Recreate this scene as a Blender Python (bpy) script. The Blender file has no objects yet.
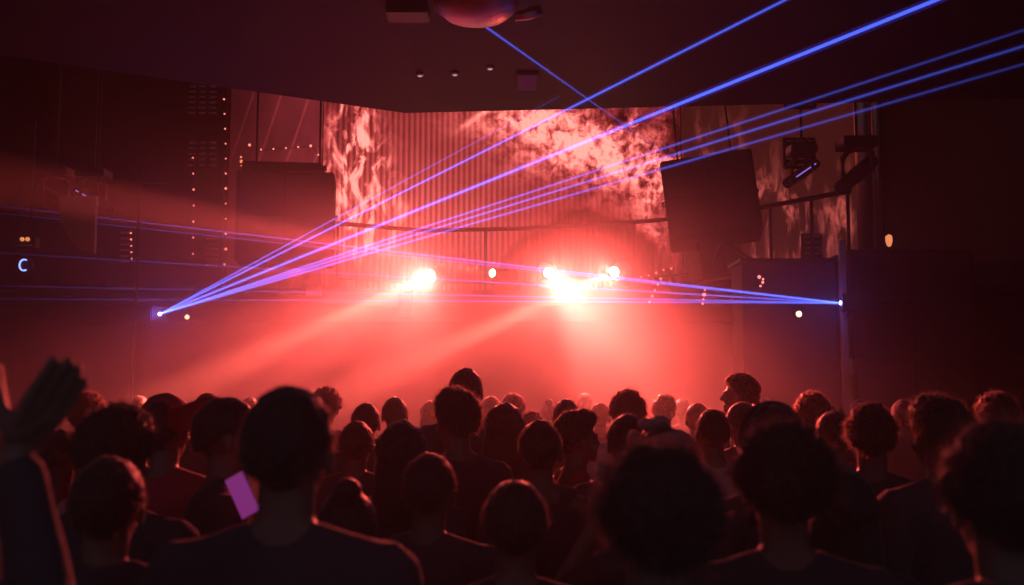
import bpy, bmesh, math, random
import numpy as np
from mathutils import Vector, Matrix, noise, Euler

random.seed(7)
C = bpy.context.scene.collection
SC = bpy.context.scene
R = math.radians

# ------------------------------------------------------------------ camera
F = 995.6
HOR = 388.0
CAMZ = 1.85
PITCH = math.atan((HOR - 292.5) / F)
cam = bpy.data.cameras.new('camera')
cam.sensor_width = 36; cam.lens = 35.0
cam.clip_start = 0.05; cam.clip_end = 100
cam.dof.use_dof = True
cam.dof.focus_distance = 8.5
cam.dof.aperture_fstop = 2.4
camo = bpy.data.objects.new('camera', cam)
C.objects.link(camo)
camo.location = (0, 0, CAMZ)
camo.rotation_euler = (math.pi/2 + PITCH, 0, 0)
SC.camera = camo

def at(px, py, Y):
    """world point seen at photo position (px, py) at distance Y in front of the camera"""
    dx, dy = px - 512.0, 292.5 - py
    c, s = math.cos(PITCH), math.sin(PITCH)
    y = F * c - dy * s
    z = F * s + dy * c
    k = Y / y
    return Vector((dx * k, Y, CAMZ + z * k))

# ------------------------------------------------------------------ materials
def mat(name, col, rough=.6, metal=0, emit=None, estr=0, sheen=0, spec=.5, bump=0, bscale=40, var=0, vscale=6, trans=0):
    m = bpy.data.materials.new(name); m.use_nodes = True
    nt = m.node_tree; b = nt.nodes['Principled BSDF']
    b.inputs['Base Color'].default_value = (*col, 1)
    b.inputs['Roughness'].default_value = rough
    b.inputs['Metallic'].default_value = metal
    b.inputs['Specular IOR Level'].default_value = spec
    if sheen:
        b.inputs['Sheen Weight'].default_value = sheen
        b.inputs['Sheen Roughness'].default_value = .4
    if emit:
        b.inputs['Emission Color'].default_value = (*emit, 1)
        b.inputs['Emission Strength'].default_value = estr
    tc = nt.nodes.new('ShaderNodeTexCoord')
    if var:
        n = nt.nodes.new('ShaderNodeTexNoise'); n.inputs['Scale'].default_value = vscale; n.inputs['Detail'].default_value = 5
        r = nt.nodes.new('ShaderNodeMixRGB'); r.inputs[1].default_value = (*[c * (1 - var) for c in col], 1)
        r.inputs[2].default_value = (*[min(1, c * (1 + var)) for c in col], 1)
        nt.links.new(tc.outputs['Object'], n.inputs['Vector']); nt.links.new(n.outputs['Fac'], r.inputs[0])
        nt.links.new(r.outputs[0], b.inputs['Base Color'])
    if bump:
        n = nt.nodes.new('ShaderNodeTexNoise'); n.inputs['Scale'].default_value = bscale
        bp = nt.nodes.new('ShaderNodeBump'); bp.inputs['Strength'].default_value = bump; bp.inputs['Distance'].default_value = .01
        nt.links.new(tc.outputs['Object'], n.inputs['Vector']); nt.links.new(n.outputs['Fac'], bp.inputs['Height'])
        nt.links.new(bp.outputs[0], b.inputs['Normal'])
    if trans:
        out = nt.nodes['Material Output']
        t = nt.nodes.new('ShaderNodeBsdfTranslucent'); t.inputs[0].default_value = (*[min(1, c * 3) for c in col], 1)
        mx = nt.nodes.new('ShaderNodeMixShader'); mx.inputs[0].default_value = trans
        nt.links.new(b.outputs[0], mx.inputs[1]); nt.links.new(t.outputs[0], mx.inputs[2]); nt.links.new(mx.outputs[0], out.inputs[0])
    return m

M = dict(
    wall=mat('dark painted plaster', (.032, .03, .038), .8, bump=.3, var=.3),
    ceil=mat('dark ceiling paint', (.042, .034, .04), .7, bump=.3, var=.25, vscale=2),
    floor=mat('scuffed dark floor', (.05, .04, .045), .5, var=.3),
    black=mat('black powder coat', (.03, .028, .032), .45),
    blackw=mat('black textured cabinet paint', (.04, .034, .04), .7, bump=.5, bscale=120),
    grille=mat('black speaker grille', (.05, .04, .045), .55, bump=.8, bscale=220),
    metal=mat('brushed steel', (.5, .45, .45), .3, 1),
    brass=mat('dull copper pipe', (.85, .5, .42), .42, .8),
    chrome=mat('scratched reflector metal', (.8, .5, .42), .38, 1, bump=.3, bscale=30),
    slat=mat('pale louvre slat', (.85, .62, .6), .5),
    rail=mat('dark rail steel', (.03, .025, .028), .5),
    deck=mat('balcony deck boards', (.06, .045, .045), .6, var=.3),
    paper=mat('white paper notice', (.75, .7, .7), .8, var=.3, vscale=9),
    dish=mat('matt amber plastic shade', (.6, .3, .16), .6),
    lens=mat('moving head lens lit', (.9, .8, .6), .2, emit=(1, .55, .32), estr=60),
    lensoff=mat('dark lens glass', (.02, .02, .03), .1),
    warm=mat('warm bulb', (1, .7, .4), .3, emit=(1, .32, .12), estr=.9),
    warm2=mat('bright warm bulb', (1, .7, .4), .3, emit=(1, .5, .3), estr=3),
    bead=mat('tiny string bulb', (1, .6, .5), .3, emit=(1, .25, .2), estr=1.6),
    bluering=mat('blue indicator glow', (.2, .3, 1), .3, emit=(.25, .35, 1), estr=2.2),
    violet=mat('violet glint glow', (.4, .3, 1), .3, emit=(.3, .2, .9), estr=.9),
    laserap=mat('laser aperture', (.6, .7, 1), .2, emit=(.5, .6, 1), estr=18),
    whiteled=mat('small white light', (1, .9, .9), .3, emit=(1, .75, .75), estr=.35),
    screen=mat('phone screen lit', (.5, .2, .6), .2, emit=(.42, .05, .36), estr=.42),
    case=mat('pale phone back', (.75, .45, .5), .35),
    cup=mat('clear plastic cup', (.7, .6, .6), .25),
)
FUZZ = mat('thin hair ends', (.2, .13, .11), .4, sheen=.6, trans=.65)
SKIN = [mat('skin light', (.26, .16, .13), .45, spec=.6, sheen=.2, var=.1), mat('skin tan', (.2, .12, .095), .45, spec=.6, sheen=.2, var=.1), mat('skin deep', (.13, .08, .06), .4, spec=.6, sheen=.2, var=.1)]
HAIR = dict(black=mat('black hair', (.06, .05, .05), .35, spec=.5, sheen=.8, bump=.35, bscale=160, trans=.2),
            brown=mat('dark brown hair', (.1, .07, .06), .35, spec=.5, sheen=.9, bump=.35, bscale=160, trans=.25),
            fair=mat('fair hair', (.3, .2, .14), .4, spec=.5, sheen=1, bump=.35, bscale=160, trans=.35))
FAB = dict(black=mat('black cotton', (.085, .08, .095), .85, sheen=.2, bump=.5, bscale=60),
           grey=mat('charcoal cotton', (.1, .09, .1), .9, sheen=.2, bump=.5, bscale=60),
           red=mat('red cotton', (.55, .08, .1), .9, sheen=.3, bump=.5, bscale=60),
           pink=mat('pale pink cotton', (.7, .32, .36), .9, sheen=.3, bump=.5, bscale=60),
           white=mat('white cotton', (.7, .65, .65), .9, sheen=.3, bump=.5, bscale=60),
           navy=mat('dark navy cotton', (.05, .05, .09), .9, sheen=.2, bump=.5, bscale=60),
           denim=mat('dark denim', (.06, .07, .11), .85, bump=.5, bscale=90),
           shoe=mat('dark shoe leather', (.04, .035, .035), .5))

# ------------------------------------------------------------------ mesh helpers
def link(name, bm, m, parent=None, smooth=False, loc=None, rot=None, kind=None, bevel=0):
    if bevel:
        bmesh.ops.bevel(bm, geom=[e for e in bm.edges if e.calc_face_angle(0) > .6], offset=bevel, segments=2, affect='EDGES', clamp_overlap=True)
    me = bpy.data.meshes.new(name)
    bm.to_mesh(me); bm.free()
    for k in (m if isinstance(m, (list, tuple)) else [m]): me.materials.append(k)
    if smooth:
        for p in me.polygons: p.use_smooth = True
    o = bpy.data.objects.new(name, me); C.objects.link(o)
    if parent is not None: o.parent = parent
    if loc is not None: o.location = loc
    if rot is not None: o.rotation_euler = rot
    if kind: o['kind'] = kind
    return o

def thing(name, label, cat, loc=(0, 0, 0), rot=(0, 0, 0), group=None):
    o = bpy.data.objects.new(name, None); C.objects.link(o)
    o.empty_display_size = .1
    o.location = loc; o.rotation_euler = rot
    return tag(o, label, cat, group)

def tag(o, label, cat, group=None):
    o['label'] = label; o['category'] = cat
    if group: o['group'] = group
    return o

def box(bm, c, s, rot=None, mi=0):
    r = bmesh.ops.create_cube(bm, size=1)
    mt = Matrix.Translation(c) @ (Euler(rot).to_matrix().to_4x4() if rot else Matrix.Identity(4)) @ Matrix.Diagonal((*s, 1))
    bmesh.ops.transform(bm, matrix=mt, verts=r['verts'])
    if mi:
        for v in r['verts']:
            for f in v.link_faces: f.material_index = mi

def frame_of(d):
    d = Vector(d).normalized()
    u = d.cross(Vector((0, 0, 1)))
    if u.length < 1e-3: u = d.cross(Vector((1, 0, 0)))
    u.normalize()
    return u, u.cross(d).normalized()

def tube(bm, pts, radii, seg=12, mi=0, capped=True):
    """swept tube of rings through pts"""
    pts = [Vector(p) for p in pts]
    if not isinstance(radii, (list, tuple)): radii = [radii] * len(pts)
    rings = []
    for i, p in enumerate(pts):
        d = (pts[min(i + 1, len(pts) - 1)] - pts[max(i - 1, 0)])
        u, v = frame_of(d)
        rings.append([bm.verts.new(p + (u * math.cos(a) + v * math.sin(a)) * radii[i]) for a in [2 * math.pi * k / seg for k in range(seg)]])
    fs = []
    for a, b in zip(rings, rings[1:]):
        for k in range(seg):
            fs.append(bm.faces.new((a[k], a[(k + 1) % seg], b[(k + 1) % seg], b[k])))
    if capped:
        fs.append(bm.faces.new(rings[0][::-1])); fs.append(bm.faces.new(rings[-1]))
    for f in fs: f.material_index = mi
    return fs

def lathe(bm, prof, seg=32, axis_loc=(0, 0, 0), mi=0):
    """(r, z) profile about z"""
    o = Vector(axis_loc); rings = []
    for r, z in prof:
        if r < 1e-5: rings.append([bm.verts.new(o + Vector((0, 0, z)))])
        else: rings.append([bm.verts.new(o + Vector((r * math.cos(a), r * math.sin(a), z))) for a in [2 * math.pi * k / seg for k in range(seg)]])
    for a, b in zip(rings, rings[1:]):
        for k in range(seg):
            k2 = (k + 1) % seg
            if len(a) == 1 and len(b) == 1: continue
            if len(a) == 1: f = bm.faces.new((a[0], b[k2], b[k]))
            elif len(b) == 1: f = bm.faces.new((a[k], a[k2], b[0]))
            else: f = bm.faces.new((a[k], a[k2], b[k2], b[k]))
            f.material_index = mi

def NB(): return bmesh.new()

# ------------------------------------------------------------------ room
# floor
bm = NB(); box(bm, (-1.0, 7.5, -.1), (14.6, 19, .2)); link('floor', bm, M['floor'], kind='structure')
# walls
bm = NB(); box(bm, (-1, 16.0, 3.6), (14.6, .3, 7.6)); link('wall_back', bm, M['wall'], kind='structure')
bm = NB(); box(bm, (-8.05, 8.5, 3.6), (.3, 15, 7.6)); link('wall_left', bm, M['wall'], kind='structure')
bm = NB(); box(bm, (5.75, 8.5, 3.6), (.3, 15, 7.6)); link('wall_right', bm, M['wall'], kind='structure')
bm = NB(); box(bm, (-1, 12.8, 7.3), (14.6, 6.7, .2)); link('ceiling_high', bm, M['wall'], kind='structure')
# low ceiling over the crowd with its bent edge
HC = 4.6
def on_ceil(px, py):
    a = at(px, py, 1.0); k = (HC - CAMZ) / (a.z - CAMZ)
    return Vector((a.x * k, k, HC))
e1, e2, e3 = on_ceil(230, 88), on_ceil(405, 113), on_ceil(660, 107)
dl = (e1 - e2); pl = e2 + dl * ((-7.9 - e2.x) / dl.x)
dr = (e3 - e2); pr = e2 + dr * ((5.6 - e2.x) / dr.x)
outline = [Vector((-7.9, 1.5, HC)), Vector((5.6, 1.5, HC)), pr, e2, pl]
bm = NB()
lo = [bm.verts.new(p) for p in outline]; hi = [bm.verts.new(p + Vector((0, 0, .5))) for p in outline]
bm.faces.new(lo[::-1]); bm.faces.new(hi)
for i in range(5): bm.faces.new((lo[i], lo[(i + 1) % 5], hi[(i + 1) % 5], hi[i]))
bmesh.ops.recalc_face_normals(bm, faces=bm.faces)
link('ceiling', bm, M['ceil'], kind='structure')

# balcony deck across the back, with its curved front
rail_px = [(338, 221, 12.8), (425, 229, 13.4), (530, 226, 13.2), (600, 222, 12.9), (665, 217, 12.5), (757, 205, 11.7), (850, 187, 10.65)]
rail_pts = [at(*p) for p in rail_px]
DECK = 3.12
fr = [Vector((-7.9, 12.9, 0)), Vector((-3, 12.7, 0))] + [Vector((p.x, p.y - .35, 0)) for p in rail_pts] + [Vector((5.6, 10.0, 0))]
bm = NB()
poly = fr + [Vector((5.6, 15.85, 0)), Vector((-7.9, 15.85, 0))]
lo = [bm.verts.new((p.x, p.y, DECK - .22)) for p in poly]; hi = [bm.verts.new((p.x, p.y, DECK)) for p in poly]
bm.faces.new(lo[::-1]); bm.faces.new(hi)
for i in range(len(poly)): bm.faces.new((lo[i], lo[(i + 1) % len(poly)], hi[(i + 1) % len(poly)], hi[i]))
bmesh.ops.recalc_face_normals(bm, faces=bm.faces)
link('floor_balcony', bm, M['deck'], kind='structure')

# right wall panel outline (faint frame)
bm = NB()
for (y0, z0, y1, z1) in ((7.2, 3.35, 9.2, 3.35), (7.2, 4.1, 9.2, 4.1), (7.2, 3.35, 7.2, 4.1), (9.2, 3.35, 9.2, 4.1)):
    tube(bm, [(5.585, y0, z0), (5.585, y1, z1)], .025, 8)
link('trim_1', bm, M['brass'], kind='structure')

# ------------------------------------------------------------------ video backdrop
class NX:
    """tiny node-expression helper"""
    def __init__(s, nt): s.nt = nt
    def m(s, op, a, b=None, c=None, clamp=False):
        n = s.nt.nodes.new('ShaderNodeMath'); n.operation = op; n.use_clamp = clamp
        for i, v in enumerate((a, b, c)):
            if v is None: continue
            if isinstance(v, (int, float)): n.inputs[i].default_value = v
            else: s.nt.links.new(v, n.inputs[i])
        return n.outputs[0]
    def add(s, *a):
        r = a[0]
        for b in a[1:]: r = s.m('ADD', r, b)
        return r
    def mul(s, *a):
        r = a[0]
        for b in a[1:]: r = s.m('MULTIPLY', r, b)
        return r
    def sub(s, a, b): return s.m('SUBTRACT', a, b)
    def smooth(s, v, lo, hi):
        n = s.nt.nodes.new('ShaderNodeMapRange'); n.interpolation_type = 'SMOOTHSTEP'
        s.nt.links.new(v, n.inputs[0]); n.inputs[1].default_value = lo; n.inputs[2].default_value = hi
        return n.outputs[0]
    def gauss(s, x, z, cx, cz, rx, rz):
        a = s.m('DIVIDE', s.sub(x, cx), rx); b = s.m('DIVIDE', s.sub(z, cz), rz)
        return s.m('EXPONENT', s.mul(s.add(s.mul(a, a), s.mul(b, b)), -1.0))
    def noise(s, x, z, sx, sz, detail=8, rough=.6, dist=0, off=0):
        cb = s.nt.nodes.new('ShaderNodeCombineXYZ')
        s.nt.links.new(s.mul(x, sx), cb.inputs[0]); s.nt.links.new(s.mul(z, sz), cb.inputs[1]); cb.inputs[2].default_value = off
        n = s.nt.nodes.new('ShaderNodeTexNoise'); n.inputs['Scale'].default_value = 1; n.inputs['Detail'].default_value = detail
        n.inputs['Roughness'].default_value = rough; n.inputs['Distortion'].default_value = dist
        s.nt.links.new(cb.outputs[0], n.inputs['Vector'])
        return n.outputs['Fac']

YB = 15.0
def W(px, py): p = at(px, py, YB); return p.x, p.z
def backdrop_material(name, fn):
    m = bpy.data.materials.new(name); m.use_nodes = True; nt = m.node_tree
    b = nt.nodes['Principled BSDF']; b.inputs['Base Color'].default_value = (.06, .03, .03, 1); b.inputs['Roughness'].default_value = .5
    g = nt.nodes.new('ShaderNodeNewGeometry'); sp = nt.nodes.new('ShaderNodeSeparateXYZ'); nt.links.new(g.outputs['Position'], sp.inputs[0])
    e = NX(nt)
    # u,v in "picture" units: 100 units = one hundred photo pixels at the backdrop's distance (object scale only)
    x0, z0 = W(512, 200); k = YB / F
    u = e.m('DIVIDE', e.sub(sp.outputs[0], x0), k * 1.0); v = e.m('DIVIDE', e.sub(sp.outputs[2], z0), k * 1.0)
    u = e.add(u, 512.0); v = e.sub(200.0, v)
    r, gr, bl = fn(e, u, v)
    cc = nt.nodes.new('ShaderNodeCombineColor')
    for i, s_ in enumerate((r, gr, bl)): nt.links.new(s_, cc.inputs[i])
    nt.links.new(cc.outputs[0], b.inputs['Emission Color']); b.inputs['Emission Strength'].default_value = 1.0
    m.cycles.emission_sampling = 'NONE'
    return m

def led_fn(e, u, v):
    fine = e.noise(u, v, .09, .09, 10, .7, .6, 3)
    mid = e.noise(u, v, .03, .03, 6, .6, .3, 9)
    # flame wisps on the left
    wis = e.noise(u, v, .075, .03, 10, .65, 1.2, 1)
    flame = e.mul(e.add(e.gauss(u, v, 350, 150, 24, 62), e.mul(e.gauss(u, v, 366, 215, 32, 50), .8)), e.smooth(wis, .43, .72), 1.9)
    # explosion cloud
    cl = e.add(e.gauss(u, v, 585, 140, 62, 36), e.mul(e.gauss(u, v, 640, 165, 44, 34), .8), e.mul(e.gauss(u, v, 660, 205, 22, 50), .8), e.mul(e.gauss(u, v, 530, 118, 60, 16), .7))
    cloud = e.mul(e.m('MINIMUM', cl, 1.0), e.smooth(e.add(fine, e.mul(mid, .5)), .58, .9), 1.35)
    core = e.mul(e.gauss(u, v, 580, 142, 50, 26), e.smooth(mid, .3, .6), .35)
    # dark patches and the dark dome
    dk1 = e.mul(e.gauss(u, v, 628, 118, 42, 17), e.smooth(e.noise(u, v, .05, .05, 8, .7, 1, 20), .36, .5))
    dome = e.m('SUBTRACT', v, e.add(206.0, e.mul(e.m('POWER', e.m('ABSOLUTE', e.sub(u, 585.0)), 2.0), .0085), e.mul(e.sub(mid, .5), 50.0)))
    dk2 = e.mul(e.smooth(dome, -6, 10), e.smooth(u, 470, 500), .93)
    dkr = e.mul(e.smooth(u, 610, 690), e.smooth(e.noise(u, v, .045, .045, 8, .7, 1, 40), .42, .58), .9)
    # soft large light falloff of the picture: brighter in the middle
    base = e.add(.10, e.mul(e.gauss(u, v, 380, 210, 110, 90), .26), e.mul(e.gauss(u, v, 500, 130, 90, 50), .12), e.mul(e.gauss(u, v, 450, 230, 120, 50), .22))
    base = e.mul(base, e.add(.75, e.mul(mid, .5)))
    # streak + diagonal scratches
    stripe = e.add(.72, e.mul(e.m('SINE', e.mul(u, 2 * math.pi / 5.6)), .28))
    val = e.add(e.mul(base, stripe), flame, e.mul(e.add(cloud, core), e.add(.85, e.mul(stripe, .15))))
    streak = e.mul(e.gauss(e.add(u, e.mul(v, 1.35)), v, 631, 113, 5, 12), .6)
    val = e.add(val, streak)
    keep = e.mul(e.sub(1.0, dk1), e.sub(1.0, dk2), e.sub(1.0, dkr))
    val = e.mul(val, e.m('MAXIMUM', keep, .08))
    val = e.m('MINIMUM', e.mul(val, 1.6), 1.7)
    sq = e.mul(val, val)
    return e.add(val, 0.0), e.add(e.mul(val, .07), e.mul(sq, .12)), e.add(e.mul(val, .08), e.mul(sq, .085))

def side_fn(e, u, v):
    n = e.noise(u, v, .04, .025, 8, .65, .5, 5)
    arc = e.m('SINE', e.mul(e.add(u, e.mul(v, .22), e.mul(e.mul(v, v), .0004)), 2 * math.pi / 29.0))
    arcs = e.mul(e.smooth(arc, .93, 1.0), .10)
    sp = e.mul(e.smooth(e.noise(u, v, .35, .35, 2, .5, 0, 8), .74, .8), .5)
    fal = e.smooth(u, 210, 335)
    val = e.mul(e.add(.04, e.mul(n, .16), arcs, sp), e.add(.25, fal), 1.2)
    return val, e.mul(val, .1), e.mul(val, .13)

def right_fn(e, u, v):  # stain blotches given a red glow in place of uplight on the wall
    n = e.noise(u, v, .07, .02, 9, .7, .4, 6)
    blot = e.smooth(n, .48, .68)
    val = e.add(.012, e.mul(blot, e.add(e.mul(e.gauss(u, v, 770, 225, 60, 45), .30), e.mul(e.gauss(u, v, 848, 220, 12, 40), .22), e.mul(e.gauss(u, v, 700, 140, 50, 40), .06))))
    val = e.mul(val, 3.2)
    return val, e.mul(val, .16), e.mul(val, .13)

def fluted(name, x0, x1, z0, z1, Y, period, amp, m):
    bm = NB(); n = int((x1 - x0) / period) * 6
    front = []
    for i in range(n + 1):
        x = x0 + (x1 - x0) * i / n
        yy = Y - amp * abs(math.sin(math.pi * i / 6))
        front.append((bm.verts.new((x, yy, z0)), bm.verts.new((x, yy, z1))))
    for a, b in zip(front, front[1:]): bm.faces.new((a[0], b[0], b[1], a[1]))
    b0, b1 = bm.verts.new((x0, Y + .05, z0)), bm.verts.new((x0, Y + .05, z1))
    c0, c1 = bm.verts.new((x1, Y + .05, z0)), bm.verts.new((x1, Y + .05, z1))
    bm.faces.new((b0, front[0][0], front[0][1], b1)); bm.faces.new((front[-1][0], c0, c1, front[-1][1])); bm.faces.new((c0, b0, b1, c1))
    return link(name, bm, m)
xa, xb, xc, xd = W(232, 0)[0], W(326, 0)[0], W(678, 0)[0], W(862, 0)[0]
o = fluted('video_backdrop', xb, xc, DECK + .02, 6.9, YB, .085, .035, backdrop_material('video curtain picture', led_fn))
tag(o, 'tall ribbed curtain at the back showing a fiery red explosion picture', 'backdrop')
o = fluted('streaked_backdrop', xa, xb - .04, DECK + .02, 6.9, YB + .1, .45, .02, backdrop_material('video panel picture', side_fn))
tag(o, 'dim red panel with curved streaks on the back wall above the hanging speaker', 'backdrop')
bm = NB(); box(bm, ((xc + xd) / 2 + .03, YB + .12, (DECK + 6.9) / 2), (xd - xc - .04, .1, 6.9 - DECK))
o = link('stained_glow_backdrop', bm, backdrop_material('stained panel with red glow', right_fn))
tag(o, 'stained panel with red light painted in behind the tilted speaker on the balcony', 'backdrop')

# ------------------------------------------------------------------ railing
def polyline_at(pts, t):
    L = [0]
    for a, b in zip(pts, pts[1:]): L.append(L[-1] + (b - a).length)
    s = t * L[-1]
    for i in range(len(pts) - 1):
        if s <= L[i + 1]: return pts[i].lerp(pts[i + 1], (s - L[i]) / (L[i + 1] - L[i]))
    return pts[-1].copy()
rp = [Vector((p.x, p.y, 3.98)) for p in rail_pts]
t = thing('balcony_railing', 'long dark steel railing along the balcony in front of the fiery backdrop', 'railing', (rp[0].x, rp[0].y, DECK))
org = Vector(t.location)
bm = NB(); tube(bm, [p - org for p in rp], .028, 10); link('top_rail', bm, M['rail'], t, True)
bm = NB(); tube(bm, [p - org - Vector((0, 0, .72)) for p in rp], .014, 8); link('bottom_rail', bm, M['rail'], t, True)
for px_ in (338, 415, 485, 560, 634, 700, 771, 812, 848):
    # find the point of the rail at this bearing
    best = min((abs(at(px_, 220, polyline_at(rp, k / 400).y).x - polyline_at(rp, k / 400).x), k) for k in range(401))[1]
    p = polyline_at(rp, best / 400)
    bm = NB(); tube(bm, [Vector((p.x, p.y, DECK)) - org, p - org], .02, 8)
    box(bm, Vector((p.x, p.y, DECK + .01)) - org, (.09, .09, .02))
    link('post', bm, M['rail'], t, False)

# ------------------------------------------------------------------ speakers
def speaker_box(label, loc, rot, s, group=None, name='loudspeaker', bar=False):
    w, d, h = s
    t = thing(name, label, 'loudspeaker', loc, rot, group)
    bm = NB(); box(bm, (0, 0, h / 2), (w, d, h)); link('cabinet', bm, M['blackw'], t, bevel=.015)
    bm = NB(); box(bm, (0, -d / 2 - .012, h / 2), (w * .92, .02, h * .92)); link('grille', bm, M['grille'], t, bevel=.006)
    bm = NB()
    box(bm, (0, -d / 2 - .026, h * .5), (w * .9, .006, .02)); box(bm, (0, -d / 2 - .026, h * .5), (.02, .006, h * .9)); link('grille_brace', bm, M['black'], t)
    for sx in (-1, 1):
        bm = NB(); tube(bm, [(sx * (w / 2 + .0), -.08, h * .55), (sx * (w / 2 + .03), -.06, h * .55), (sx * (w / 2 + .03), .06, h * .55), (sx * (w / 2), .08, h * .55)], .01, 8); link('handle', bm, M['black'], t, True)
    return t
# left hanging speaker 238..333 x 172..265
Y = 12.0; pc = at(286, 265, Y)
lw = (333 - 238) / F * Y
t = speaker_box('large dark speaker hanging left of the fiery backdrop', pc, (0, R(0.0), R(8)), (lw, .6, (265 - 174) / F * Y))
bm = NB()
for sx in (-.38, .38):
    tube(bm, [(sx, 0, 1.1), (sx, 0, 3.0)], .012, 8)
link('hanging_cable', bm, M['rail'], t)
bm = NB(); box(bm, (-.06, -.05, 1.19), (.95, .2, .1)); box(bm, (.42, -.05, 1.15), (.05, .16, .14), (0, .5, 0)); link('rigging_bar', bm, M['black'], t, bevel=.01)
# right tilted speaker 657..760 x 155..245
Y = 10.8; pc = at(716, 241, Y)
t = speaker_box('big tilted dark speaker hanging right of the fiery backdrop', pc, (R(-6), R(-6.5), R(-10)), ((748 - 657) / F * Y, .6, (243 - 160) / F * Y))
bm = NB()
for sx in (-.3, .3): tube(bm, [(sx, .1, .9), (sx * .9 + .08, .1, 2.9)], .012, 8)
link('hanging_cable', bm, M['rail'], t)
bm = NB(); tube(bm, [(.1, .1, .0), (.38, .3, -.2)], .02, 8); tube(bm, [(-.2, 0, .0), (-.2, 0, -.1)], .014, 8); tube(bm, [(.05, .1, .0), (-.05, .2, -.2)], .014, 8); link('bracket', bm, M['rail'], t)
# little box under it
Y = 11.55; pc = at(718, 283, Y); pc.z = DECK + .01
speaker_box('small dark wedge speaker below the big tilted speaker', pc, (0, R(-9), R(15)), ((744 - 697) / F * Y, .4, (283 - 250) / F * Y))
# right stack of cabinets on the floor
xs = at(848, 300, 9.6).x
hh = at(860, 248, 9.6).z
for k, lab in enumerate(('black bass cabinet standing on the floor, lowest of the right stack', 'black bass cabinet in the middle of the right stack', 'black speaker cabinet on top of the right stack')):
    speaker_box(lab, (xs + .65, 10.05, k * hh / 3), (0, 0, 0), (1.22, .8, hh / 3 - .005), 'stacked speakers by the right wall')
# steel upright at the inner edge of the stack
t = thing('support_post', 'slim upright post beside the right speaker stack', 'post', (xs - .08, 9.5, 0))
bm = NB(); box(bm, (0, 0, hh / 2 + .03), (.06, .06, hh + .05)); link('pole', bm, M['brass'], t, bevel=.005)
bm = NB(); box(bm, (0, 0, .02), (.12, .12, .04)); link('base_plate', bm, M['black'], t)
bm = NB(); box(bm, (0, -.05, 2.05), (.1, .05, .16)); link('clamp', bm, M['brass'], t, bevel=.006)

# dark equipment rack / booth between post and backdrop (740..845, 262..)
p0, p1 = at(742, 262, 9.8), at(835, 262, 9.8)
t = thing('balcony_counter', 'dark panelled counter at the right end of the balcony', 'counter', ((p0.x + p1.x) / 2, 10.05, 0))
bm = NB(); box(bm, (0, 0, p0.z / 2), (p1.x - p0.x, .5, p0.z)); link('body', bm, M['blackw'], t, bevel=.01)
bm = NB(); box(bm, (0, -.02, p0.z + .015), (p1.x - p0.x + .06, .6, .03)); link('top', bm, M['black'], t, bevel=.006)

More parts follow.
